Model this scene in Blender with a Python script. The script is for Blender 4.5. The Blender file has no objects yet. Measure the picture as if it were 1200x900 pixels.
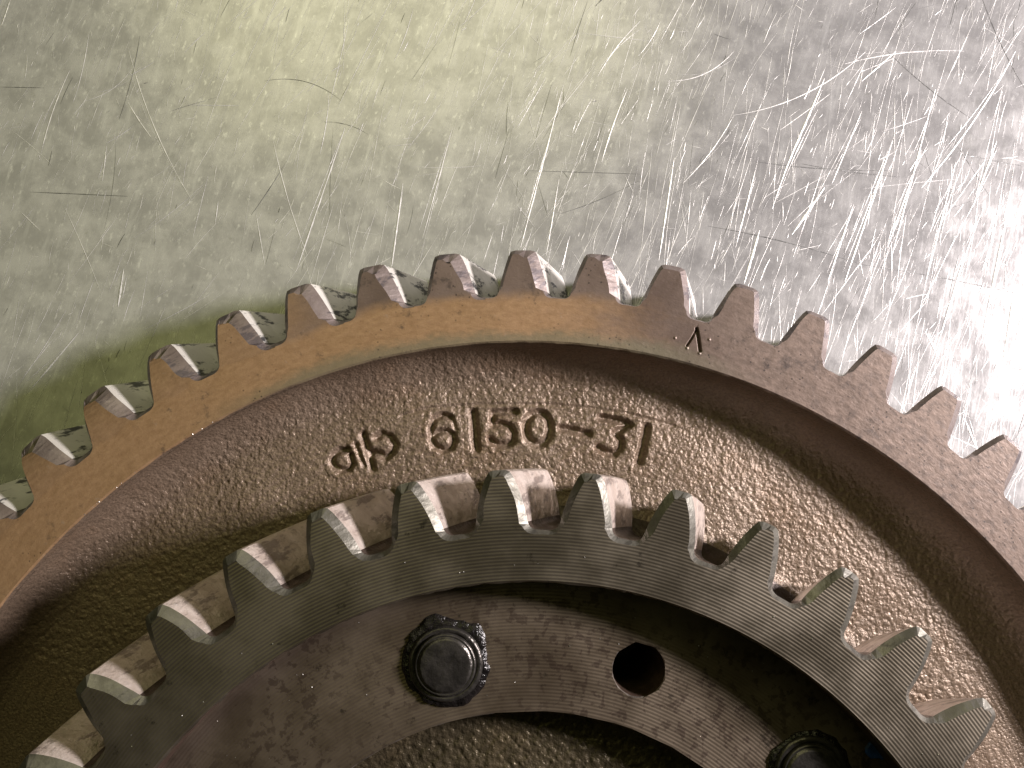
import bpy, math, random
import numpy as np
from mathutils import Matrix, Vector
from mathutils.geometry import delaunay_2d_cdt

S = 0.11                      # metres per gear unit (1 unit = outer tip radius of the large gear)
sc = bpy.context.scene
col = sc.collection
rnd = random.Random(7)
rs = np.random.RandomState(11)

# ------------------------------------------------------------------ camera
CX, CY, CZ, TA, TB = -0.0335, 0.7015, 1.0627, 0.1001, -0.0155
F = 900.0
Rx = np.array([[1, 0, 0], [0, math.cos(TA), -math.sin(TA)], [0, math.sin(TA), math.cos(TA)]])
Ry = np.array([[math.cos(TB), 0, math.sin(TB)], [0, 1, 0], [-math.sin(TB), 0, math.cos(TB)]])
RC = Rx @ Ry
cam_d = bpy.data.cameras.new('camera')
cam = bpy.data.objects.new('camera', cam_d)
col.objects.link(cam)
M4 = Matrix([[*RC[0], CX * S], [*RC[1], CY * S], [*RC[2], CZ * S], [0, 0, 0, 1]])
cam.matrix_world = M4
cam_d.sensor_width = 36
cam_d.lens = 36 * F / 1200
cam_d.clip_start = 0.005
cam_d.clip_end = 20
sc.camera = cam

def back(p, z):
    """point of the photograph -> point of the plane at height z (used to lay things out where they stand)"""
    p = np.atleast_2d(np.array(p, float))
    d = np.stack([(p[:, 0] - 600) / F, -(p[:, 1] - 450) / F, -np.ones(len(p))], 1) @ RC.T
    t = (z - CZ) / d[:, 2]
    return np.stack([CX + d[:, 0] * t, CY + d[:, 1] * t], 1)

# ------------------------------------------------------------------ world, lamps, exposure
w = bpy.data.worlds.new('World'); sc.world = w; w.use_nodes = True
w.node_tree.nodes['Background'].inputs[0].default_value = (0.62, 0.60, 0.46, 1)
w.node_tree.nodes['Background'].inputs[1].default_value = 0.01

def area(name, loc, target, size, power, color, size_y=None):
    d = bpy.data.lights.new(name, 'AREA'); d.energy = power; d.color = color
    d.shape = 'RECTANGLE' if size_y else 'DISK'; d.size = size * S
    if size_y: d.size_y = size_y * S
    o = bpy.data.objects.new(name, d); col.objects.link(o)
    o.location = Vector(loc) * S
    o.rotation_euler = (Vector(target) - Vector(loc)).to_track_quat('-Z', 'Y').to_euler()
    return o
area('work_lamp', (3.30, 1.40, 1.66), (0.1, 0.55, 0), 0.62, 4.2, (1.0, 0.91, 0.90))
area('ceiling_panel', (-0.50, 3.7, 2.75), (-0.1, 0.8, 0), 3.0, 0.30, (1.0, 0.95, 0.50), 2.2)
area('green_ceiling', (-1.45, 2.45, 2.9), (-1.2, 2.2, 0), 4.2, 0.185, (0.94, 0.95, 0.34), 3.2)

sc.view_settings.view_transform = 'Standard'
sc.view_settings.look = 'None'
sc.view_settings.exposure = 0
sc.view_settings.gamma = 1
sc.view_settings.use_curve_mapping = False
sc.cycles.use_denoising = True
sc.cycles.max_bounces = 6
sc.cycles.sample_clamp_indirect = 6

# ------------------------------------------------------------------ material helper
class NT:
    def __init__(self, name):
        self.m = bpy.data.materials.new(name); self.m.use_nodes = True
        self.t = self.m.node_tree; self.b = self.t.nodes['Principled BSDF']
        tc = self.t.nodes.new('ShaderNodeTexCoord')
        mp = self.t.nodes.new('ShaderNodeVectorMath'); mp.operation = 'SCALE'; mp.inputs['Scale'].default_value = 1 / S
        self.t.links.new(tc.outputs['Object'], mp.inputs[0]); self.P = mp.outputs[0]
        self._pol = None; self.gain = 1.0
    def n(self, kind, **kw):
        nd = self.t.nodes.new('ShaderNode' + kind)
        for k, v in kw.items(): setattr(nd, k, v)
        return nd
    def put(self, sock, v):
        if hasattr(v, 'is_output'): self.t.links.new(v, sock)
        elif isinstance(v, (tuple, list)) and len(v) == 3 and sock.type == 'RGBA': sock.default_value = (*v, 1)
        else: sock.default_value = v
    def math(self, op, a, b=None, c=None, clamp=False):
        nd = self.n('Math', operation=op, use_clamp=clamp); self.put(nd.inputs[0], a)
        if b is not None: self.put(nd.inputs[1], b)
        if c is not None: self.put(nd.inputs[2], c)
        return nd.outputs[0]
    def sep(self, v=None):
        nd = self.n('SeparateXYZ'); self.put(nd.inputs[0], v or self.P); return nd.outputs
    def comb(self, x, y, z=0.0):
        nd = self.n('CombineXYZ'); self.put(nd.inputs[0], x); self.put(nd.inputs[1], y); self.put(nd.inputs[2], z); return nd.outputs[0]
    def polar(self):
        if not self._pol:
            s = self.sep(); r = self.math('SQRT', self.math('ADD', self.math('MULTIPLY', s[0], s[0]), self.math('MULTIPLY', s[1], s[1])))
            a = self.math('ARCTAN2', s[0], s[1]); self._pol = (r, a, s[2])
        return self._pol
    def noise(self, scale, detail=3, rough=.55, v=None, dist=0, off=None):
        nd = self.n('TexNoise'); self.put(nd.inputs['Vector'], v or self.P)
        if off is not None:
            a = self.n('VectorMath', operation='ADD'); self.put(a.inputs[0], v or self.P); a.inputs[1].default_value = (off, off * 1.7, off * .3)
            self.put(nd.inputs['Vector'], a.outputs[0])
        nd.inputs['Scale'].default_value = scale; nd.inputs['Detail'].default_value = detail
        nd.inputs['Roughness'].default_value = rough; nd.inputs['Distortion'].default_value = dist
        return nd.outputs[0]
    def voro(self, scale, v=None, feature='F1', rand=1.0):
        nd = self.n('TexVoronoi', feature=feature); self.put(nd.inputs['Vector'], v or self.P); nd.inputs['Scale'].default_value = scale
        nd.inputs['Randomness'].default_value = rand
        return nd.outputs[0]
    def rng(self, v, a, b, lo=0.0, hi=1.0, smooth=True):
        nd = self.n('MapRange', interpolation_type='SMOOTHSTEP' if smooth else 'LINEAR'); self.put(nd.inputs[0], v)
        for i, q in enumerate((a, b, lo, hi)): self.put(nd.inputs[i + 1], q)
        return nd.outputs[0]
    def mix(self, f, a, b):
        nd = self.n('Mix', data_type='RGBA'); self.put(nd.inputs[0], f); self.put(nd.inputs[6], a); self.put(nd.inputs[7], b); return nd.outputs[2]
    def bump(self, h, strength, dist, normal=None):
        nd = self.n('Bump'); self.put(nd.inputs['Height'], h); nd.inputs['Strength'].default_value = strength; nd.inputs['Distance'].default_value = dist * S
        if normal is not None: self.put(nd.inputs['Normal'], normal)
        return nd.outputs[0]
    def out(self, color=None, rough=None, metal=None, normal=None, spec=None, aniso=None):
        if self.gain != 1.0 and hasattr(color, 'is_output'):      # every colour of the material scaled alike
            g = self.n('VectorMath', operation='SCALE'); self.put(g.inputs[0], color); g.inputs['Scale'].default_value = self.gain; color = g.outputs[0]
        for k, v in (('Base Color', color), ('Roughness', rough), ('Metallic', metal), ('Normal', normal), ('Specular IOR Level', spec), ('Anisotropic', aniso)):
            if v is not None: self.put(self.b.inputs[k], v)
        return self.m

def mat_steel_bench():
    t = NT('brushed scratched stainless')
    s = t.sep()
    # drifting direction of the wiping marks: nearly vertical fine streaks
    warp = t.noise(1.6, 2)
    x = t.math('ADD', t.math('MULTIPLY_ADD', s[1], -.27, s[0]), t.math('MULTIPLY', warp, .10))
    def streak(sx, sy, sc_, off, det=3):
        return t.noise(sc_, det, .65, t.comb(t.math('MULTIPLY', x, sx), t.math('MULTIPLY', s[1], sy), off))
    s1 = streak(26, 4, 2.0, 0.0); s2 = streak(90, 9, 2.0, 3.0); s3 = streak(10, 2.5, 2.0, 7.0)
    cloud = t.noise(3.2, 5, .6); fine = t.noise(60, 4, .7); mid = t.noise(22, 4, .65, dist=.2)
    ves = t.voro(34, t.comb(t.math('MULTIPLY', x, 1.6), t.math('MULTIPLY', s[1], .8), 0.0), 'DISTANCE_TO_EDGE')
    crack = t.rng(ves, 0.0, .05, 1, 0)
    rgt = t.rng(t.math('ADD', s[0], t.math('MULTIPLY', cloud, .5)), -.1, .8)
    c = t.mix(t.rng(mid, .32, .68), (.39, .385, .395), (.54, .535, .545))
    c = t.mix(t.rng(s1, .52, .75, 0, .5), c, (.68, .68, .69))
    c = t.mix(t.math('MULTIPLY', t.rng(t.noise(75, 4, .75, t.comb(t.math('MULTIPLY', x, 1.5), t.math('MULTIPLY', s[1], .7), 1.0)), .56, .68), .55), c, (.80, .80, .80))
    c = t.mix(t.math('MULTIPLY', t.rng(t.noise(55, 4, .75, off=12), .62, .72), .45), c, (.30, .30, .27))
    c = t.mix(t.math('MULTIPLY', t.rng(t.noise(7, 6, .7, off=5), .60, .75), .2), c, (.30, .31, .27))
    r = t.math('ADD', t.rng(mid, .3, .7, .21, .26), t.math('MULTIPLY', t.rng(s2, .45, .7), .06))
    h = t.math('ADD', t.math('MULTIPLY', s1, .4), t.math('MULTIPLY', s2, .18))
    h = t.math('ADD', h, t.math('MULTIPLY', mid, .45))
    h = t.math('ADD', h, t.math('MULTIPLY', fine, .6))
    h = t.math('SUBTRACT', h, t.math('MULTIPLY', crack, t.math('MULTIPLY_ADD', rgt, .10, .02)))
    h = t.math('ADD', h, t.math('MULTIPLY', s3, .6))
    n = t.bump(h, .30, .0006)
    return t.out(c, r, .48, n, .3)

def mat_rim():
    t = NT('oxidised machined iron, orange and purple brown'); t.gain = .80
    r, a, z = t.polar()
    pv = t.comb(t.math('MULTIPLY', a, 6.0), t.math('MULTIPLY', r, 14), 0.0)
    st = t.noise(3.0, 5, .62, pv); st2 = t.noise(11, 5, .65, pv, off=4); cl = t.noise(7, 5, .6)
    fine = t.noise(70, 4, .7); rr = t.math('ADD', r, t.math('MULTIPLY_ADD', cl, .05, -.025))
    orange = t.mix(t.rng(st2, .2, .85), (.34, .205, .108), (.47, .300, .168))
    purple = t.mix(t.rng(cl, .35, .65), (.145, .102, .084), (.21, .155, .128))
    olive = (.22, .20, .135)
    grey = t.mix(t.rng(st2, .22, .78), (.15, .108, .086), (.26, .19, .155))
    # orange band between the tooth roots and the inner olive line, on the left two thirds of the gear
    band = t.math('MULTIPLY', t.rng(rr, .948, .925), t.rng(t.math('ADD', a, t.math('MULTIPLY_ADD', st, .22, -.11)), .26, .02))
    left = t.rng(t.math('ADD', a, t.math('MULTIPLY_ADD', cl, .2, -.1)), -.22, -.42)
    c = t.mix(t.rng(a, .15, .42), purple, grey)
    c = t.mix(t.math('MAXIMUM', band, t.math('MULTIPLY', left, .85)), c, orange)
    ol = t.math('MULTIPLY', t.rng(t.math('ADD', rr, t.math('MULTIPLY', st2, .02)), .903, .882), t.rng(t.math('ABSOLUTE', t.math('ADD', a, .08)), .5, .25))
    c = t.mix(t.math('MULTIPLY', ol, .75), c, olive)
    c = t.mix(t.math('MULTIPLY', t.math('ADD', t.rng(t.noise(26, 5, .7, off=9), .58, .72), t.math('MULTIPLY', t.rng(t.noise(80, 4, .7, off=3), .5, .62), t.rng(a, .2, .6, 0, .6)), clamp=True), .7), c, (.06, .045, .040))
    c = t.mix(t.math('MULTIPLY', t.rng(fine, .62, .78), .5), c, (.42, .33, .27))
    sp = t.rng(t.voro(120), .20, .08); spm = t.math('MAXIMUM', t.rng(t.noise(9, 2, off=2), .46, .6), t.rng(a, .4, .6))
    c = t.mix(t.math('MULTIPLY', t.math('MULTIPLY', sp, spm), .85), c, (.03, .022, .02))
    h = t.math('ADD', t.math('MULTIPLY', fine, .5), t.math('MULTIPLY', st2, .7))
    h = t.math('ADD', h, t.math('MULTIPLY', t.noise(28, 4, .6, off=1), .6))
    return t.out(c, t.rng(cl, .3, .7, .42, .58), .35, t.bump(h, .5, .0016))

def mat_worn(name, ca, cb, mark, metal=.6, rough=(.3, .45), big=14, amount=.8, marks=True, bumpd=.003):
    t = NT(name); t.gain = .78
    cl = t.noise(big, 4, .6); fine = t.noise(90, 4, .7)
    c = t.mix(t.rng(cl, .35, .65), ca, cb)
    if marks:
        s = t.sep()
        mv = t.comb(t.math('ADD', t.math('MULTIPLY', s[0], 1.0), t.math('MULTIPLY', s[1], -1.0)), s[1], t.math('MULTIPLY', s[2], .5))
        k = t.rng(t.noise(34, 4, .7, mv, off=3), .52, .62)
        c = t.mix(t.math('MULTIPLY', k, amount), c, mark)
    c = t.mix(t.math('MULTIPLY', t.rng(fine, .6, .75), .35), c, tuple(min(1, v * 1.5) for v in cb))
    h = t.math('ADD', cl, t.math('MULTIPLY', fine, .35))
    return t.out(c, t.rng(cl, .3, .7, rough[1], rough[0]), metal, t.bump(h, .5, bumpd))

def mat_turned(name, c1, c2, pitch, depth, metal, rough, spots=None, spot_amt=0.0, rough_hi=None, groove=.12):
    t = NT(name); t.gain = .78
    r, a, z = t.polar()
    rr = t.math('ADD', r, t.math('MULTIPLY', t.noise(6, 2), .0012))
    wv = t.math('SINE', t.math('MULTIPLY', rr, 2 * math.pi / pitch))
    pv = t.comb(t.math('MULTIPLY', a, 2.0), t.math('MULTIPLY', r, 60), 0.0)
    st = t.noise(4.0, 4, .7, pv); cl = t.noise(9, 5, .6); fine = t.noise(120, 3, .7)
    c = t.mix(t.rng(cl, .35, .65), c1, c2)
    c = t.mix(t.rng(wv, -.2, .9, 0, groove), c, tuple(v * 1.45 for v in c2))
    c = t.mix(t.math('MULTIPLY', t.rng(t.noise(34, 5, .7, off=6), .62, .70), .6), c, (.02, .017, .014))
    if spots:
        sp = t.rng(t.noise(85, 4, .62, off=2, dist=.3), .53, .60); msk = t.rng(t.noise(5, 2, off=8), .36, .55)
        c = t.mix(t.math('MULTIPLY', t.math('MULTIPLY', sp, msk), spot_amt), c, spots)
    h = t.math('ADD', t.math('MULTIPLY', wv, .5), t.math('MULTIPLY', st, .8))
    h = t.math('ADD', h, t.math('MULTIPLY', fine, .3))
    return t.out(c, t.rng(cl, .3, .7, rough, rough_hi or rough + .1), metal, t.bump(h, .55, depth))

def mat_cast(name, c1, c2, c3, scale=60, metal=.35, rough=.36, d=.006):
    t = NT(name); t.gain = .78
    cl = t.noise(5, 4, .6); md = t.noise(scale, 3, .6); f = t.noise(scale * 2.6, 3, .65)
    v = t.voro(scale * 1.05)
    c = t.mix(t.rng(cl, .35, .65), c1, c2)
    c = t.mix(t.rng(t.noise(13, 4, .6, off=4), .5, .7, 0, .6), c, c3)
    c = t.mix(t.rng(md, .35, .6, .5, 0), c, tuple(q * .45 for q in c1))
    h = t.math('ADD', md, t.math('MULTIPLY', f, .35))
    h = t.math('SUBTRACT', h, t.math('MULTIPLY', v, .5))
    return t.out(c, t.rng(f, .35, .65, rough + .1, rough - .06), metal, t.bump(h, .8, d))

def mat_plain(name, c, rough, metal, nscale=60, d=.002, var=.5):
    t = NT(name); n = t.noise(nscale, 4, .65)
    cc = t.mix(t.rng(n, .35, .65), tuple(v * (1 - var) for v in c), c)
    return t.out(cc, rough, metal, t.bump(n, .6, d))

M_bench = mat_steel_bench()
M_rim = mat_rim()
M_rim_ch = mat_worn('worn rim chamfer', (.19, .150, .138), (.29, .24, .228), (.05, .045, .06), .4, (.42, .55), 24, .6)
M_rim_fl = mat_worn('brightened tooth flank with black wear marks', (.76, .73, .68), (.95, .92, .87), (.03, .03, .035), .4, (.42, .55), 12, .95)  # base colour lightened in place of light that misses the flanks
M_rim_rt = mat_worn('root land darkened as shade', (.05, .04, .035), (.10, .08, .07), (.02, .02, .02), .5, (.35, .5), 14, .5)  # shade at the bottom of the tooth gaps is painted into this colour
M_sg = mat_turned('turned dark steel', (.185, .158, .116), (.30, .260, .205), .0041, .00038, .88, .35)
M_sg_ch = mat_worn('bright filed chamfer', (.135, .128, .105), (.21, .20, .175), (.045, .04, .035), .55, (.36, .46), 30, .55)
M_sg_fl = mat_worn('pinkish grey tooth flank', (.66, .56, .50), (.86, .76, .70), (.12, .085, .08), .45, (.28, .42), 32, .6, True, .010)  # light on the small flanks is partly put into this pale colour
M_cast = mat_cast('painted brown casting', (.240, .172, .122), (.295, .220, .163), (.28, .188, .125), 255, .28, .33, .0015)
M_hubcast = mat_cast('olive brown casting', (.10, .080, .048), (.15, .12, .075), (.17, .13, .075), 190, .5, .34, .0018)
M_flange = mat_turned('spotted machined flange', (.22, .168, .120), (.34, .272, .208), .0043, .00030, .82, .38, (.075, .045, .038), .5, None, .05)
M_bolt = mat_plain('dark oiled bolt steel', (.10, .092, .085), .32, .75, 50, .0035)
M_gunk = mat_plain('black oily sealant', (.012, .010, .010), .22, 0.0, 70, .008)
M_blue = mat_plain('blue marking paint', (.02, .07, .30), .5, 0.0, 60, .003)
M_hole = mat_plain('dark bore wall', (.13, .085, .065), .4, .5)
M_scr = mat_plain('bright scratch burr', (.80, .79, .79), .46, .42, 200, .001, .12)
M_scrd = mat_plain('dark old scratch', (.24, .24, .24), .5, .7)
M_chip = mat_plain('bright metal dust and glints', (.85, .83, .78), .3, 1.0)

# ------------------------------------------------------------------ mesh helpers
class MB:
    def __init__(self): self.v = []; self.f = []; self.m = []; self.s = []
    def grid(self, rows, mat=0, smooth=False, closed=False):
        base = len(self.v); n = len(rows[0])
        for r in rows: self.v.extend([tuple(p) for p in r])
        for i in range(len(rows) - 1):
            for j in range(n if closed else n - 1):
                j2 = (j + 1) % n
                self.f.append((base + i * n + j, base + i * n + j2, base + (i + 1) * n + j2, base + (i + 1) * n + j))
                self.m.append(mat); self.s.append(smooth)
    def poly(self, pts, mat=0):
        base = len(self.v); self.v.extend([tuple(p) for p in pts]); self.f.append(tuple(range(base, base + len(pts)))); self.m.append(mat); self.s.append(False)

def link(name, me, parent=None, mats=()):
    for q in mats: me.materials.append(q)
    o = bpy.data.objects.new(name, me); col.objects.link(o)
    if parent is not None:
        o.parent = parent
        if parent.type == 'EMPTY': o.location = -parent.location
    return o

def build(name, mb, parent, mats):
    me = bpy.data.meshes.new(name)
    me.from_pydata([(x * S, y * S, z * S) for x, y, z in mb.v], [], mb.f)
    me.polygons.foreach_set('material_index', mb.m); me.polygons.foreach_set('use_smooth', mb.s); me.update()
    return link(name, me, parent, mats)

def pol(a, r, z): return (r * math.sin(a), r * math.cos(a), z)

class VNoise:                                             # smooth value noise on a lattice
    def __init__(self, seed): self.t = np.random.RandomState(seed).rand(512, 512)
    def __call__(self, x, y, s):
        x = np.asarray(x) * s + 97.3; y = np.asarray(y) * s + 51.7
        i = np.floor(x).astype(int); j = np.floor(y).astype(int); u = x - i; v = y - j
        u = u * u * (3 - 2 * u); v = v * v * (3 - 2 * v); T = self.t
        g = lambda a, b: T[a % 512, b % 512]
        return (g(i, j) * (1 - u) + g(i + 1, j) * u) * (1 - v) + (g(i, j + 1) * (1 - u) + g(i + 1, j + 1) * u) * v
VN = VNoise(3)

# ------------------------------------------------------------------ bench
Z_T = -0.146
mb = MB()
mb.grid([[(-9, -9, Z_T), (9, -9, Z_T)], [(-9, 9, Z_T), (9, 9, Z_T)]])
mb.grid([[(-9, -9, Z_T - .12), (-9, 9, Z_T - .12), (9, 9, Z_T - .12), (9, -9, Z_T - .12)], [(-9, -9, Z_T), (-9, 9, Z_T), (9, 9, Z_T), (9, -9, Z_T)]], closed=True)
bench = build('steel_bench_top', mb, None, [M_bench])
bench['kind'] = 'structure'
bench['label'] = 'scratched stainless steel bench top lying under the gear'

# scratches: low V-shaped burrs and grooves in the steel, long drags first
def scratch(mb, pts, w, h, mat=0, breaks=0.0):
    """pts: xy polyline; a three-row ridge that tapers at both ends"""
    pts = np.array(pts, float); n = len(pts)
    t = np.gradient(pts, axis=0); t /= np.linalg.norm(t, axis=1)[:, None] + 1e-9
    nn = np.stack([-t[:, 1], t[:, 0]], 1)
    k = np.linspace(0, 1, n); tap = np.sin(np.pi * np.clip(k, .02, .98)) ** .5
    ww = w * tap * (1 - breaks * rs.rand(n))
    rows = [[(p[0], p[1], Z_T + .00025) for p in pts - nn * ww[:, None]],
            [(p[0], p[1], Z_T + .00025 + h * a) for p, a in zip(pts, ww)],
            [(p[0], p[1], Z_T + .00025) for p in pts + nn * ww[:, None]]]
    mb.grid(rows, mat, False)

def px_line(a, b, n=10, bow=0.0):
    k = np.linspace(0, 1, n)[:, None]; a = np.array(a, float); b = np.array(b, float)
    p = a * (1 - k) + b * k; d = b - a; p = p + np.array([-d[1], d[0]]) * bow * (4 * k * (1 - k))
    return back(p, Z_T)

PXU = 1 / 745.0                       # one photograph pixel on the bench
mb = MB()
bright = [((404, 150), (347, 318), 1.5, .0), ((320, 165), (360, 300), .8, .02), ((472, 215), (459, 312), 1.8, 0), ((92, 390), (31, 462), 1.6, 0),
          ((82, 82), (48, 180), 1.2, .03), ((150, 55), (225, 235), .8, .04), ((660, 100), (610, 290), 1.5, .0), ((655, 210), (640, 300), 1.0, 0),
          ((530, 150), (495, 280), .9, 0), ((790, 185), (772, 305), 1.4, 0), ((735, 105), (705, 190), 1.4, .02), ((640, 90), (606, 150), .9, 0),
          ((966, 92), (918, 205), 1.9, 0), ((955, 120), (905, 245), 1.2, .02), ((966, 220), (928, 275), 2.0, 0), ((1046, 165), (990, 330), 1.4, 0),
          ((1096, 105), (1045, 300), 1.2, 0), ((1168, 165), (1140, 242), 1.5, 0), ((890, 270), (872, 332), 2.3, 0), ((885, 200), (862, 290), 1.1, 0),
          ((1190, 60), (1080, 220), 1.2, -.03), ((750, 25), (700, 90), 1.0, .04), ((1050, 60), (1010, 95), 1.4, 0), ((1010, 130), (975, 215), 1.0, 0),
          ((1075, 190), (1040, 290), 1.0, 0), ((1120, 190), (1085, 330), 1.1, 0), ((860, 60), (780, 95), .8, -.12), ((1130, 60), (990, 75), .7, .04),
          ((1015, 60), (860, 135), .8, -.08), ((860, 135), (800, 215), .8, -.04), ((1000, 240), (970, 330), 1.2, 0), ((1180, 250), (1150, 400), 1.6, 0),
          ((1190, 330), (1175, 430), 2.0, 0), ((1130, 300), (1100, 400), 1.4, 0), ((310, 310), (300, 250), .7, 0), ((145, 315), (138, 360), 2.0, 0),
          ((150, 120), (178, 162), .9, .02), ((125, 170), (120, 212), 1.0, 0), ((155, 80), (100, 118), .6, -.1), ((12, 0), (2, 30), 1.4, 0),
          ((820, 380), (800, 330), .8, 0), ((1150, 540), (1130, 490), 1.4, 0), ((1100, 420), (1085, 390), 1.2, 0)]
for a, b, wd, bow in bright:
    scratch(mb, px_line(a, b, 22, bow), wd * PXU * .95, .28, 0, .6)
    if rnd.random() < .6:
        o = rnd.uniform(-5, 5); scratch(mb, px_line((a[0] + o, a[1] + 8), (b[0] + o * 1.4, b[1] - 10), 14, bow), wd * PXU * .3, .4, 0, .9)
dark = [((830, 265), (1010, 310), .8, -.02), ((1010, 310), (1205, 347), .8, -.01), ((1150, -5), (1205, 110), .8, .03), ((940, 192), (1070, 208), .8, .02),
        ((310, 95), (400, 118), .45, -.12), ((380, 143), (432, 158), .4, -.08), ((35, 225), (150, 230), .6, 0), ((620, 200), (750, 204), .5, 0),
        ((1130, 180), (1205, 195), 1.0, .02), ((0, 102), (52, 103), .5, 0),
        ((890, 190), (1040, 200), .9, .02), ((1115, 160), (1160, 230), .6, 0), ((1040, 60), (1140, 140), .6, .03), ((1080, 250), (1150, 230), .7, .05)]
for a, b, wd, bow in dark: scratch(mb, px_line(a, b, 14, bow), wd * PXU * .9, .12, 1, .5)
# the crowd of smaller ones
for i in range(420):
    x = rnd.uniform(-.35, 1.0); y = rnd.uniform(.5, 1.5)
    if x < .1 and rnd.random() < .5: continue
    an = math.radians(rnd.gauss(70, 8)); L = rnd.uniform(35, 170) * PXU
    scratch(mb, [(x + math.cos(an) * L * j / 13, y + math.sin(an) * L * j / 13) for j in range(14)], rnd.uniform(.22, .62) * PXU, rnd.uniform(.06, .34), 0, .85)
for i in range(6000):
    k = rnd.random()
    x = rnd.uniform(-1.0, 1.0); y = rnd.uniform(.35, 1.55)
    if x < -.05 and rnd.random() < .45: continue
    kind = rnd.random()
    if kind < .62: ang = rnd.gauss(73, 8)                   # up and slightly right
    elif kind < .87: ang = rnd.gauss(60, 14)
    else: ang = rnd.uniform(0, 180)
    L = (rnd.expovariate(1 / 14.0) + 4) * PXU if rnd.random() < .86 else rnd.uniform(35, 120) * PXU
    wd = rnd.choice((.22, .28, .35, .45, .6)) * (1.3 if rnd.random() < .08 else .8)
    ca, sa = math.cos(math.radians(ang)), math.sin(math.radians(ang)); bow = rnd.gauss(0, .018)
    n = 4 if L < 20 * PXU else 9
    q = [(x + ca * L * (j / (n - 1)) - sa * L * bow * 4 * (j / (n - 1)) * (1 - j / (n - 1)), y + sa * L * (j / (n - 1)) + ca * L * bow * 4 * (j / (n - 1)) * (1 - j / (n - 1))) for j in range(n)]
    scratch(mb, q, wd * PXU, rnd.uniform(.04, .20) if rnd.random() < .7 else rnd.uniform(.2, .5), 1 if rnd.random() < .07 else 0, .6)
so = build('scratches', mb, bench, [M_scr, M_scrd]); so['kind'] = 'stuff'

# ------------------------------------------------------------------ the gear (one casting that turns as one)
gear = bpy.data.objects.new('double_gear', None); col.objects.link(gear)
gear.location = (0, 0, Z_T * S); gear.empty_display_size = .02
gear['label'] = 'rust brown cast iron double gear, its small dark ring raised on the large one'
gear['category'] = 'gear'

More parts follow.
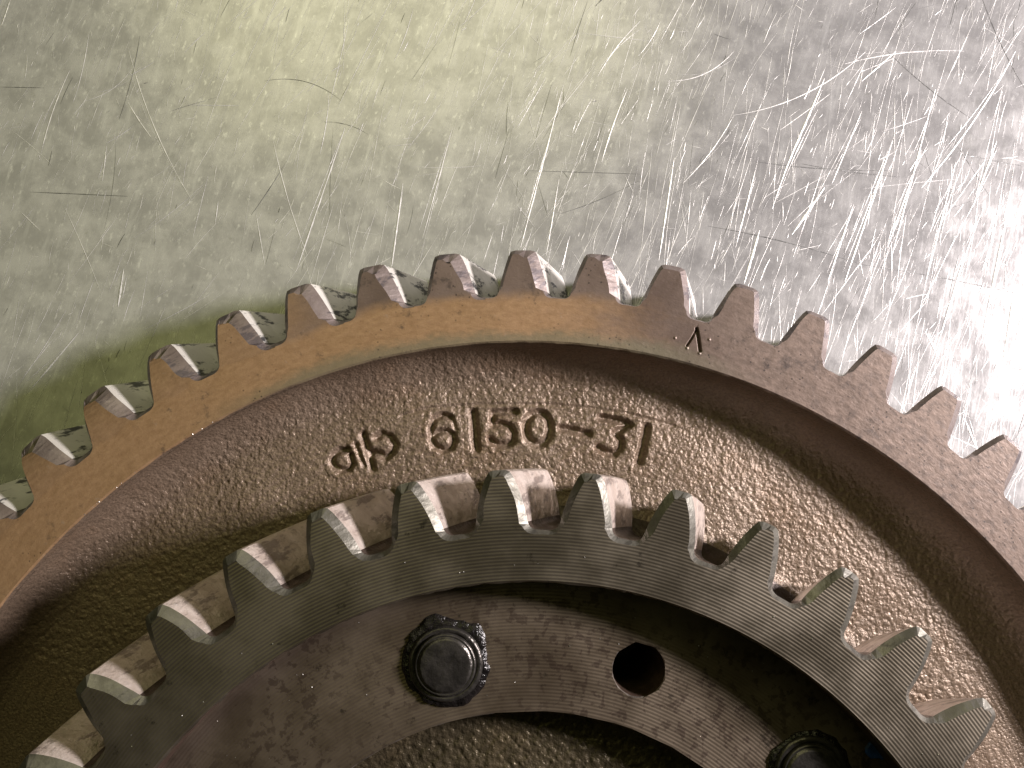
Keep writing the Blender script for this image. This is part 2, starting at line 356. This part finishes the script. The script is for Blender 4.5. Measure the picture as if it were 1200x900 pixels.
def ring_gear(name, tname, N, phase, r_root, r_tip, r_f, h_base, h_tip, bulge, z0, z1, twist, c_w, c_d, r_in, mats, ring_rows, wear, tip_drop, levels=7, gap_n=4):
    """returns rim object; teeth become its children. mats: face, chamfer, flank, root"""
    pitch = 2 * math.pi / N
    T = 8; TN = 5
    rim = MB(); teeth = []
    h_f = h_base
    for k in range(N):
        ac = phase + k * pitch
        wk = wear(ac)
        def h(t): return h_base + (h_tip - h_base) * t + bulge * 4 * t * (1 - t) * (1 + .0 * t)
        # ---- outline pieces as (angle, r)
        gapL = []; gr0 = -pitch / 2; g_in = h_base + (r_f - r_root) / r_root * 1.15
        for i in range(gap_n): gapL.append((gr0 + (-(g_in) - gr0) * i / (gap_n - 1), r_root))
        for i in range(1, 5):                               # fillet
            s = i / 5; x0, y0 = -g_in, r_root; x1, y1 = -(h_base + .15 * (g_in - h_base)), r_root + .1 * (r_f - r_root); x2, y2 = -h_base, r_f
            gapL.append(((1 - s) ** 2 * x0 + 2 * s * (1 - s) * x1 + s * s * x2, (1 - s) ** 2 * y0 + 2 * s * (1 - s) * y1 + s * s * y2))
        rr_t = r_f; flL = []
        for i in range(T + 1):
            t = i / T; flL.append((-h(t), r_f + (r_tip - r_f) * t))
        tip = [(-h_tip + 2 * h_tip * i / TN, r_tip + (0.0012 if 0 < i < TN else 0)) for i in range(1, TN)]
        # soften the two tip corners
        flL[-1] = (flL[-1][0] * .96, r_tip - .0008)
        flR = [(-a, r) for a, r in reversed(flL)]
        gapR = [(-a, r) for a, r in reversed(gapL)]
        outl = gapL + flL + tip + flR + gapR
        nG, nF = len(gapL), T + 1
        P = []
        for i, (a, r) in enumerate(outl):
            jit = .0007 * (VN((ac + a) * 40, r * 55, 1.0) - .5) * (1 if nG <= i < len(outl) - nG else .4)
            P.append(np.array(pol(ac + a, r + jit, 0)[:2]))
        Q = []
        for i in range(len(P)):
            p0 = P[max(i - 1, 0)]; p1 = P[min(i + 1, len(P) - 1)]
            if i == 0 or i == len(P) - 1:
                a = ac + outl[i][0]; nrm = np.array([math.sin(a), math.cos(a)])
            else:
                d1 = (P[i] - p0); d1 /= np.linalg.norm(d1) + 1e-9; d2 = (p1 - P[i]); d2 /= np.linalg.norm(d2) + 1e-9
                n1 = np.array([-d1[1], d1[0]]); n2 = np.array([-d2[1], d2[0]]); nrm = n1 + n2; nrm /= np.linalg.norm(nrm)
                nrm = nrm / max(.6, float(nrm @ n1))
            a = outl[i][0]
            tip_t = max(0., (outl[i][1] - r_root) / (r_tip - r_root))
            c = c_w(ac, a, tip_t) * (1 + .35 * (VN((ac + a) * 23, outl[i][1] * 40, 1.0) - .5))
            Q.append(P[i] - nrm * c)
        if True:
            pass
        def zf(i):                                           # front height drops where the tip is worn
            t = max(0., (outl[i][1] - r_f) / (r_tip - r_f)); return z0 - tip_drop * wk * t ** 2.5
        def down(i, z):
            f = (z0 - z) / (z0 - z1); ca, sa = math.cos(twist * f), math.sin(twist * f)
            x, y = P[i]; return (x * ca + y * sa, -x * sa + y * ca, z)
        zc = [z0 - (c_d + tip_drop * wk * max(0, (outl[i][1] - r_f) / (r_tip - r_f)) ** 2.5) * (1 + .3 * (VN((ac + outl[i][0]) * 31, outl[i][1] * 33, 1.0) - .5)) for i in range(len(P))]
        zl = [i / levels for i in range(levels + 1)]
        def skirt(mbx, ids, m_ch, m_w):
            mbx.grid([[(*Q[i], zf(i)) for i in ids], [down(i, zc[i]) for i in ids]], m_ch, False)
            mbx.grid([[down(i, zc[i] + (z1 - zc[i]) * l) for i in ids] for l in zl], m_w, True)
        # rim: gap left + base row + gap right
        gl = list(range(0, nG + 1)); gr = list(range(len(P) - nG - 1, len(P)))
        skirt(rim, gl, 1, 3); skirt(rim, gr, 1, 3)
        iL, iR = nG, len(P) - nG - 1
        base_row = [tuple(Q[iL] * (1 - s) + Q[iR] * s) for s in [i / TN for i in range(TN + 1)]]
        bound = [tuple(Q[i]) for i in gl[:-1]] + base_row + [tuple(Q[i]) for i in gr[1:]]
        rows = []
        r_mid = ring_rows
        for l in range(3):
            f = l / 2; row = []
            for q in bound:
                rq = math.hypot(*q); a = math.atan2(q[0], q[1]); r = r_mid + (rq - r_mid) * f; row.append(pol(a, r, z0))
            rows.append(row)
        rim.grid(rows, 0)
        # tooth
        tb = MB()
        rows = []
        for i in range(T + 1):
            L, Rr = iL + i, iR - i
            if i == T: ids = list(range(L, L + TN + 1)); rows.append([(*Q[j], zf(j)) for j in ids])
            else: rows.append([(*(Q[L] * (1 - s) + Q[Rr] * s), zf(L)) for s in [j / TN for j in range(TN + 1)]])
        tb.grid(rows, 0)
        idl = list(range(iL, iL + T + 1)); idt = list(range(iL + T, iR - T + 1)); idr = list(range(iR - T, iR + 1))
        skirt(tb, idl, 1, 2); skirt(tb, idt, 1, 2); skirt(tb, idr, 1, 2)
        teeth.append(tb)
    return rim, teeth

# ---- large gear rim
PI = math.pi
def wear_big(a): return max(0., min(1., (-a - .15) / .35)) if a <= PI else 0.
def norm_a(a):
    a = (a + PI) % (2 * PI) - PI; return a
ZB = Z_T + .001
def cw_big(ac, a, t):
    ac = norm_a(ac); wv = max(0., min(1., (-ac) / .45))
    base = .0075
    if a > 0: base = .0125 if ac < .15 else .0075
    return base * (1 + .55 * wv * t) if t > .12 else .0035 + .0035 * wv
rimB, teethB = ring_gear('large_gear_rim', 'gear_tooth', 58, -0.004, .934, 1.0,   .9405, math.radians(2.12), math.radians(1.04), math.radians(.06),
    0.0, ZB, .052, cw_big, .0085, .867, None, .927, lambda a: max(0., min(1., (-norm_a(a) - .25) / .4)), .012)

def hf_mesh(name, X, Y, Z, masks, parent, mat, names):
    """a height field on a structured grid; faces are shared out between objects by mask, all with the smooth normals of the whole"""
    V = np.stack([X, Y, Z], -1)
    du = np.gradient(V, axis=1); dv = np.gradient(V, axis=0)
    Nn = np.cross(du, dv); Nn /= np.linalg.norm(Nn, axis=-1, keepdims=True) + 1e-12
    Nn *= np.sign(Nn[..., 2:3] + 1e-9)
    n0, n1 = X.shape
    I = np.arange(n0 * n1).reshape(n0, n1)
    q = np.stack([I[:-1, :-1], I[:-1, 1:], I[1:, 1:], I[1:, :-1]], -1).reshape(-1, 4)
    fm = masks.reshape(-1)
    out = []
    for k, nm in enumerate(names):
        qq = q[fm == k]
        if not len(qq): out.append(None); continue
        used, inv = np.unique(qq, return_inverse=True)
        vv = V.reshape(-1, 3)[used] * S; ff = inv.reshape(-1, 4)
        a = vv[ff[:, 1]] - vv[ff[:, 0]]; b = vv[ff[:, 3]] - vv[ff[:, 0]]
        if np.cross(a, b)[:, 2].mean() < 0: ff = ff[:, ::-1]
        me = bpy.data.meshes.new(nm)
        me.vertices.add(len(vv)); me.vertices.foreach_set('co', vv.astype(np.float32).ravel())
        me.loops.add(len(ff) * 4); me.loops.foreach_set('vertex_index', np.ascontiguousarray(ff).astype(np.int32).ravel())
        me.polygons.add(len(ff)); me.polygons.foreach_set('loop_start', np.arange(0, len(ff) * 4, 4, dtype=np.int32))
        me.polygons.foreach_set('use_smooth', np.ones(len(ff), bool)); me.update(calc_edges=True)
        me.normals_split_custom_set_from_vertices([tuple(v) for v in Nn.reshape(-1, 3)[used]])
        p = parent if k == 0 else out[0]
        out.append(link(nm, me, p, [mat]))
    return out

def seg_dist(X, Y, pts):
    d = np.full(X.shape, 9.0)
    for (x0, y0), (x1, y1) in zip(pts[:-1], pts[1:]):
        vx, vy = x1 - x0, y1 - y0; L = vx * vx + vy * vy + 1e-12
        t = np.clip(((X - x0) * vx + (Y - y0) * vy) / L, 0, 1)
        d = np.minimum(d, np.hypot(X - x0 - t * vx, Y - y0 - t * vy))
    return d
def sm(x): x = np.clip(x, 0, 1); return x * x * (3 - 2 * x)

# flat inner band of the rim with the stamped letter
angs = np.concatenate([np.linspace(-PI, .235, 190)[:-1], np.linspace(.235, .315, 130)[:-1], np.linspace(.315, PI, 150)])
rr = np.concatenate([np.linspace(.8695, .880, 5)[:-1], np.linspace(.880, .922, 64)[:-1], [.922, .927]])
A, R_ = np.meshgrid(angs, rr); X = R_ * np.sin(A); Y = R_ * np.cos(A); Z = np.zeros_like(X)
st_r = back([(816.5, 385), (818.5, 396), (820.5, 411)], 0); st_l = back([(816, 387), (811, 396), (805, 405)], 0)
d1 = seg_dist(X, Y, st_r); d2 = seg_dist(X, Y, st_l)
Z -= .0060 * sm((.0030 - d1) / .0024) + .0040 * sm((.0020 - d2) / .0018)
for px_, py_ in ((791, 396), (831, 398), (805, 408), (819.5, 414)):
    b = back([(px_, py_)], 0)[0]; dd = np.hypot(X - b[0], Y - b[1]); Z += .0012 * sm((.0030 - dd) / .0029)
dm = np.minimum(d1, d2)
mk = (dm < .0075)[:-1, :-1].astype(int)
outB = hf_mesh('band', X, Y, Z, mk, gear, M_rim, ['large_gear_rim', 'stamped_letter'])
rim_o = outB[0]; outB[1]['label'] = 'stamped letter A'
# join the toothed outline, the lip and the bore wall into the rim mesh
mb = rimB
N = 720
aa = np.linspace(-PI, PI, N + 1)
def ring(r, z, jit=0.0): return [pol(a, r + jit * (VN(a * 30, r * 9, 2.2) - .5), z) for a in aa]
mb.grid([ring(.8695, 0), ring(.8672, -.0022, .0016)], 0)
mb.grid([ring(.8672, -.0022, .0016), ring(.8664, -.010, .0008), ring(.8660, -.016)], 4, True)
me2 = bpy.data.meshes.new('outline')
me2.from_pydata([(x * S, y * S, z * S) for x, y, z in mb.v], [], mb.f)
me2.polygons.foreach_set('material_index', mb.m); me2.polygons.foreach_set('use_smooth', mb.s); me2.update()
RIM_MATS = [M_rim, M_rim_ch, M_rim_fl, M_rim_rt, M_cast]
edge_o = link('rim_edge', me2, rim_o, RIM_MATS)
for tb in teethB: build('gear_tooth', tb, rim_o, RIM_MATS)

# ------------------------------------------------------------------ cast web with the sunken casting number
ZW = -.066
def P2(pts): return [tuple(p) for p in back(pts, ZW)]
def oval(cx, cy, rx, ry, a0=0, a1=360, n=20):
    return [(cx + rx * math.cos(math.radians(a0 + (a1 - a0) * i / n)), cy + ry * math.sin(math.radians(a0 + (a1 - a0) * i / n))) for i in range(n + 1)]
chars = [
    ('sunken cast letter c', [([(407, 527), (398, 527.5), (392, 532), (389.5, 540.5), (393, 547), (400, 551), (409, 550), (413, 543), (411, 533)], 3.0)]),
    ('sunken cast slanting stroke', [([(426, 509), (429, 520), (433, 534), (437, 549)], 3.4), ([(417, 522), (421, 534), (427, 546)], 2.2)]),
    ('sunken cast letter p', [([(441, 513), (448, 509), (457, 512), (463, 521), (460, 529), (452, 536), (446, 533), (438, 530)], 3.6)]),
    ('sunken cast digit 6', [([(528, 489), (519, 486), (509, 491), (505.5, 502), (506, 514), (511, 523.5), (520, 528), (528.5, 525), (532.5, 517), (530.5, 508.5), (523, 505), (513, 506.5), (507, 511)], 3.0), ([(528, 489), (532, 495), (533, 503)], 2.0)]),
    ('sunken cast digit 1', [([(554.5, 483), (556.5, 504), (558.5, 526)], 3.6)]),
    ('sunken cast digit 5', [([(604, 482), (590, 482.5), (578, 484), (577.5, 498), (586, 496.5), (597, 500), (602, 508), (600.5, 517), (593, 521.5), (583, 521), (575, 515)], 3.2)]),
    ('sunken cast digit 0', [(oval(630.5, 502, 14, 19, 0, 360, 26), 3.6)]),
    ('sunken cast dash', [([(657, 502), (672, 504), (690, 508.5)], 3.2)]),
    ('sunken cast digit 3', [([(704, 489), (722, 492), (738, 497.5), (730, 502), (722, 508), (728, 516), (727, 525), (720, 532), (711, 531), (701, 524)], 3.3)]),
    ('sunken cast digit 1', [([(758, 500), (754, 520), (749, 541)], 3.8)]),
]
na = 1150
angs = np.concatenate([np.linspace(-PI, -1.02, 60)[:-1], np.linspace(-1.02, 1.02, na), np.linspace(1.02, PI, 60)[1:]])
rr = np.concatenate([np.linspace(.58, .64, 12)[:-1], np.linspace(.64, .866, 190)])
A, R_ = np.meshgrid(angs, rr); X = R_ * np.sin(A); Y = R_ * np.cos(A)
d = .866 - R_; fr = .054
Z = ZW + np.where(d < fr, (ZW * -1 - .012) * (1 - np.sqrt(np.clip(1 - ((fr - np.clip(d, 0, fr)) / fr) ** 2, 0, 1))), 0)
Z += .0045 * (VN(X, Y, 7) - .5) + .0028 * (VN(X, Y, 16) - .5)
Z += .0030 * np.sin((R_ - .70) * 42) * .35
cn = (VN(X + .2 * VN(X, Y, 40) * .02, Y, 185) - .5) * .0014 + (VN(Y, X, 300) - .5) * .0009
Z += cn
Z += .02 * sm((.655 - R_) / .05)                      # fillet up to the small gear's boss
plate = seg_dist(X, Y, P2([(470, 488), (500, 479), (560, 474), (640, 474), (690, 478), (735, 485), (790, 499)]))
Z -= .0016 * sm((.0045 - plate) / .004)
mk = np.zeros(X.shape, int); best = np.full(X.shape, 9.0)
for i, (lab, strokes) in enumerate(chars):
    dep = np.zeros(X.shape)
    for pts, hw in strokes:
        u = hw * 1.16 / 790.; dd = seg_dist(X, Y, P2(pts)) + (VN(X, Y, 90) - .5) * .0016
        dep = np.maximum(dep, (.0078 if hw > 2.5 else .0035) * sm((u * 1.6 - dd) / (u * 1.5)))
        near = dd < u * 1.9; mk[near & (dd < best)] = i + 1; best = np.minimum(best, dd)
        Z += .0005 * sm(1 - np.abs(dd - u * 2.4) / (u * 1.2))
    Z -= dep
outW = hf_mesh('web', X, Y, Z, mk[:-1, :-1], gear, M_cast, ['cast_web'] + ['engraved_character'] * len(chars))
for o, (lab, _) in zip(outW[1:], chars): o['label'] = lab

# ------------------------------------------------------------------ small gear
Z2 = .1173
def cw_small(ac, a, t):
    ac = norm_a(ac)
    return .0078 * (1.0 + (.45 * max(0, min(1, -ac / .5)) - .12 if a > 0 else 0.35) * (1 if t > .2 else 0)) * (.72 if t < .1 else 1)
rimS, teethS = ring_gear('small_gear_rim', 'gear_tooth', 38, -0.0544, .618, .690, .628, math.radians(2.92), math.radians(1.12), math.radians(.20),
    Z2, Z2 - .155, .085, cw_small, .0075, .556, None, .605, lambda a: 0, 0.0, gap_n=4)
mb = rimS
mb.grid([ring(.5585, Z2), ring(.605, Z2)], 0)
mb.grid([ring(.5585, Z2), ring(.5560, Z2 - .0025, .0030)], 0)
ZF = .062
mb.grid([ring(.5560, Z2 - .0025, .0030), ring(.5555, Z2 - .02), ring(.5555, ZF)], 4, True)
mb.grid([ring(.60, Z2 - .15), ring(.618, Z2 - .158), ring(.64, ZW + .01)], 3, True)
SG_MATS = [M_sg, M_sg_ch, M_sg_fl, M_rim_rt, M_hole]
M_sg_rt = mat_worn('small gear root land darkened as shade', (.07, .05, .04), (.13, .10, .085), (.05, .04, .035), .5, (.28, .42), 26, .6, True, .008)  # dark colour carries the shade deep between the small teeth
SG_MATS[3] = M_sg_rt
sg = build('small_gear_rim', mb, gear, SG_MATS)
sg['label'] = 'dark turned steel rim of the small raised gear'
for tb in teethS: build('gear_tooth', tb, sg, SG_MATS)
rim_o['label'] = 'rust brown toothed rim of the large gear'

# ------------------------------------------------------------------ hub flange, holes, inner dish
def at(p, z): return back([p], z)[0]
hole_c = [at((749, 785), ZF)]
bolt_c = [at((522.5, 777), ZF), at((949, 906), ZF)]
for k in (108, 168, 228, 288): a = math.radians(k - 12.4); bolt_c.append(np.array(pol(a, .462, 0)[:2]))
for k in (78.5, 138.5, 198.5, 258.5): hole_c.append(np.array(pol(math.radians(k), .462, 0)[:2]))
def circ(c, r, n, j=0.0): return [(c[0] + (r + j * (rnd.random() - .5)) * math.cos(2 * PI * i / n), c[1] + (r + j * (rnd.random() - .5)) * math.sin(2 * PI * i / n)) for i in range(n)]
vs = []; fs = []
def loop(pts): b = len(vs); vs.extend([Vector(p) for p in pts]); fs.append(list(range(b, b + len(pts)))); return b
loop(circ((0, 0), .5555, 300))
inner = circ((0, 0), .390, 220, .0012); loop(inner[::-1])
HR = .0350
holes = [circ(c, HR, 56, .0006) for c in hole_c]
for h in holes: loop(h[::-1])
cv, ce, cf, *_ = delaunay_2d_cdt(vs, [], fs, 0, 1e-7)
cv = np.array([tuple(v) for v in cv]); F2 = []
for f in cf:
    c = cv[list(f)].mean(0); r = np.hypot(*c)
    if r < .390 - .0015 or r > .5555 or any(np.hypot(*(c - h)) < HR - .002 for h in hole_c): continue
    F2.append(tuple(f))
mb = MB(); mb.v = [(x, y, ZF) for x, y in cv]; mb.f = F2; mb.m = [0] * len(F2); mb.s = [False] * len(F2)
mb.grid([[(*p, ZF) for p in inner], [(p[0] * .9955, p[1] * .9955, ZF - .0022) for p in inner]], 1, False, True)
mb.grid([[(p[0] * .9955, p[1] * .9955, ZF - .0022) for p in inner], [(p[0] * .985, p[1] * .985, ZF - .030) for p in inner]], 3, True, True)
for c, h in zip(hole_c, holes):
    sc_ = lambda k, z: [(c[0] + (p[0] - c[0]) * k, c[1] + (p[1] - c[1]) * k, z) for p in h]
    mb.grid([sc_(1, ZF), sc_(.955, ZF - .0022)], 1, False, True)
    mb.grid([sc_(.955, ZF - .0022), sc_(.95, ZF - .05), sc_(.95, -.135)], 2, True, True)
    mb.poly(sc_(.95, -.135), 2)
M_edge = mat_worn('bright machined edge', (.26, .22, .19), (.42, .37, .33), (.06, .05, .045), .7, (.26, .4), 30, .5)
fl = build('hub_flange', mb, gear, [M_flange, M_edge, M_hole, M_hubcast])
fl['label'] = 'recessed machined flange with rust spots and an open hole'
# inner dish
angs = np.concatenate([np.linspace(-PI, -.95, 30)[:-1], np.linspace(-.95, .95, 420), np.linspace(.95, PI, 30)[1:]])
rr = np.linspace(.16, .386, 150)
A, R_ = np.meshgrid(angs, rr); X = R_ * np.sin(A); Y = R_ * np.cos(A); d = .386 - R_
Z = .018 + .016 * (1 - np.sqrt(np.clip(1 - ((.03 - np.clip(d, 0, .03)) / .03) ** 2, 0, 1))) + (VN(X, Y, 130) - .5) * .0017 + (VN(X, Y, 215) - .5) * .0014
hf_mesh('dish', X, Y, Z, np.zeros((X.shape[0] - 1, X.shape[1] - 1), int), gear, M_hubcast, ['hub_dish'])
mb = MB(); mb.grid([ring(.16, .018), ring(.155, .010), ring(.155, -.14)], 0, True); build('shaft_bore', mb, gear, [M_hubcast])

# ------------------------------------------------------------------ bolts
def lathe(mb, c, prof, n=64, mat=0, jit=0.0, smooth=True):
    rows = []
    for q, (r, z) in enumerate(prof):
        rows.append([(c[0] + r * (1 + jit * (VN(math.cos(2*PI*i/n) * 3 + q * .7, math.sin(2*PI*i/n) * 3 + c[0] * 9, 1.0) - .5)) * math.cos(2 * PI * i / n), c[1] + r * (1 + jit * (VN(math.cos(2*PI*i/n) * 3 + q * .7, math.sin(2*PI*i/n) * 3, 1.0) - .5)) * math.sin(2 * PI * i / n), z + jit * .05 * r) for i in range(n)])
    mb.grid(rows, mat, smooth, True)
for bi, c in enumerate(bolt_c):
    b = bpy.data.objects.new('bolt', None); col.objects.link(b); b.parent = gear; b.location = -gear.location; b.empty_display_size = .004
    def part(name, mbx, mat):
        me = bpy.data.meshes.new(name); me.from_pydata([(x * S, y * S, z * S) for x, y, z in mbx.v], [], mbx.f)
        me.polygons.foreach_set('use_smooth', mbx.s); me.update(); return link(name, me, b, [mat])
    b.location = -gear.location
    mbx = MB()
    lathe(mbx, c, [(.0470, ZF - .004), (.0470, ZF + .004), (.0455, ZF + .0065), (.0435, ZF + .0078), (.0405, ZF + .0078), (.0392, ZF + .0062), (.0385, ZF + .0058)], 72, 0, .02)
    o = part('bolt_collar', mbx, M_bolt); o.location = (0, 0, 0)
    mbx = MB()
    lathe(mbx, c, [(.0388, ZF - .002), (.0386, ZF + .0085), (.0374, ZF + .0115), (.0358, ZF + .0120), (.0345, ZF + .0108), (.0338, ZF + .0112), (.0325, ZF + .0135), (.0300, ZF + .0142), (.015, ZF + .0138), (.0001, ZF + .0142)], 72, 0, .015)
    o = part('bolt_end', mbx, M_bolt); o.location = (0, 0, 0)
    mbx = MB(); n = 150; ro = []; ri = []; rm = []
    for i in range(n):
        a = 2 * PI * i / n; lob = 0
        if bi == 0:
            for a0, wd_, am in ((1.9, .45, .010), (.80, .30, .013), (2.9, .6, .004), (-.5, .6, .004), (-1.6, .4, .003)):
                dlt = (a - a0 + PI) % (2 * PI) - PI; lob += am * math.exp(-(dlt / wd_) ** 2)
        r = .0525 + lob * .95 + .0060 * (VN(math.cos(a) * 4 + bi, math.sin(a) * 4, 1.3) - .5) + .0005 * (rnd.random() - .5)
        for L_, rad, z in ((ro, r, ZF + .0004), (rm, r * .62 + .0465 * .38, ZF + .0030 + .0022 * VN(math.cos(a) * 5, math.sin(a) * 5, 3.1)), (ri, .0455, ZF + .0042)):
            L_.append((c[0] + rad * math.cos(a), c[1] + rad * math.sin(a), z))
    mbx.grid([ro, rm, ri], 0, True, True)
    o = part('sealant', mbx, M_gunk); o.location = (0, 0, 0)

# blue paint dab at the foot of the small gear's recess
mb = MB(); c = at((1029, 879), ZF + .002); n = 26
pts = [(c[0] + (.0135 + .004 * rnd.random()) * math.cos(2 * PI * i / n) * 1.05, c[1] + (.0105 + .004 * rnd.random()) * math.sin(2 * PI * i / n)) for i in range(n)]
mb.grid([[(*p, ZF + .0005) for p in pts], [(c[0] + (p[0] - c[0]) * .85, c[1] + (p[1] - c[1]) * .85, ZF + .003) for p in pts]], 0, True, True)
mb.poly([(c[0] + (p[0] - c[0]) * .85, c[1] + (p[1] - c[1]) * .85, ZF + .003) for p in pts])
o = build('paint_mark', mb, gear, [M_blue]); o['label'] = 'small dab of blue marking paint'

# bright metal dust and glints on the dark steel and flange; lip chips imitate edge sparkles
mb = MB()
spots = [(745, 547), (352, 635), (570, 606), (799, 687), (411, 757), (374, 755), (623, 686), (467, 699), (558, 700), (617, 780), (690, 640)]
def chip(x, y, z, r):
    p = [(x + r * math.cos(t + rnd.random()), y + r * math.sin(t + rnd.random()) * rnd.uniform(.6, 1.2), z + r * .2) for t in (0, 1.3, 2.6, 3.9, 5.1)]
    b = len(mb.v); mb.v.extend(p + [(x, y, z + r * .9)])
    for i in range(5): mb.f.append((b + i, b + (i + 1) % 5, b + 5)); mb.m.append(0); mb.s.append(False)
for _ in range(45):
    r_ = rnd.uniform(.565, .68); a = rnd.uniform(-.95, .95)
    if r_ < .605: chip(*pol(a, r_, 0)[:2], Z2, rnd.uniform(.0006, .0013))
for _ in range(35):
    r_ = rnd.uniform(.40, .55); a = rnd.uniform(-.95, .95); chip(*pol(a, r_, 0)[:2], ZF, rnd.uniform(.0005, .0011))
for _ in range(14):  # these chips stand in for glints of light along the rim lip
    a = rnd.uniform(-.78, -.50); chip(*pol(a, .8685 + rnd.uniform(-.0006, .0006), 0)[:2], -.0006, rnd.uniform(.0004, .0013))
o = build('metal_dust_and_glints', mb, gear, [M_chip]); o['kind'] = 'stuff'
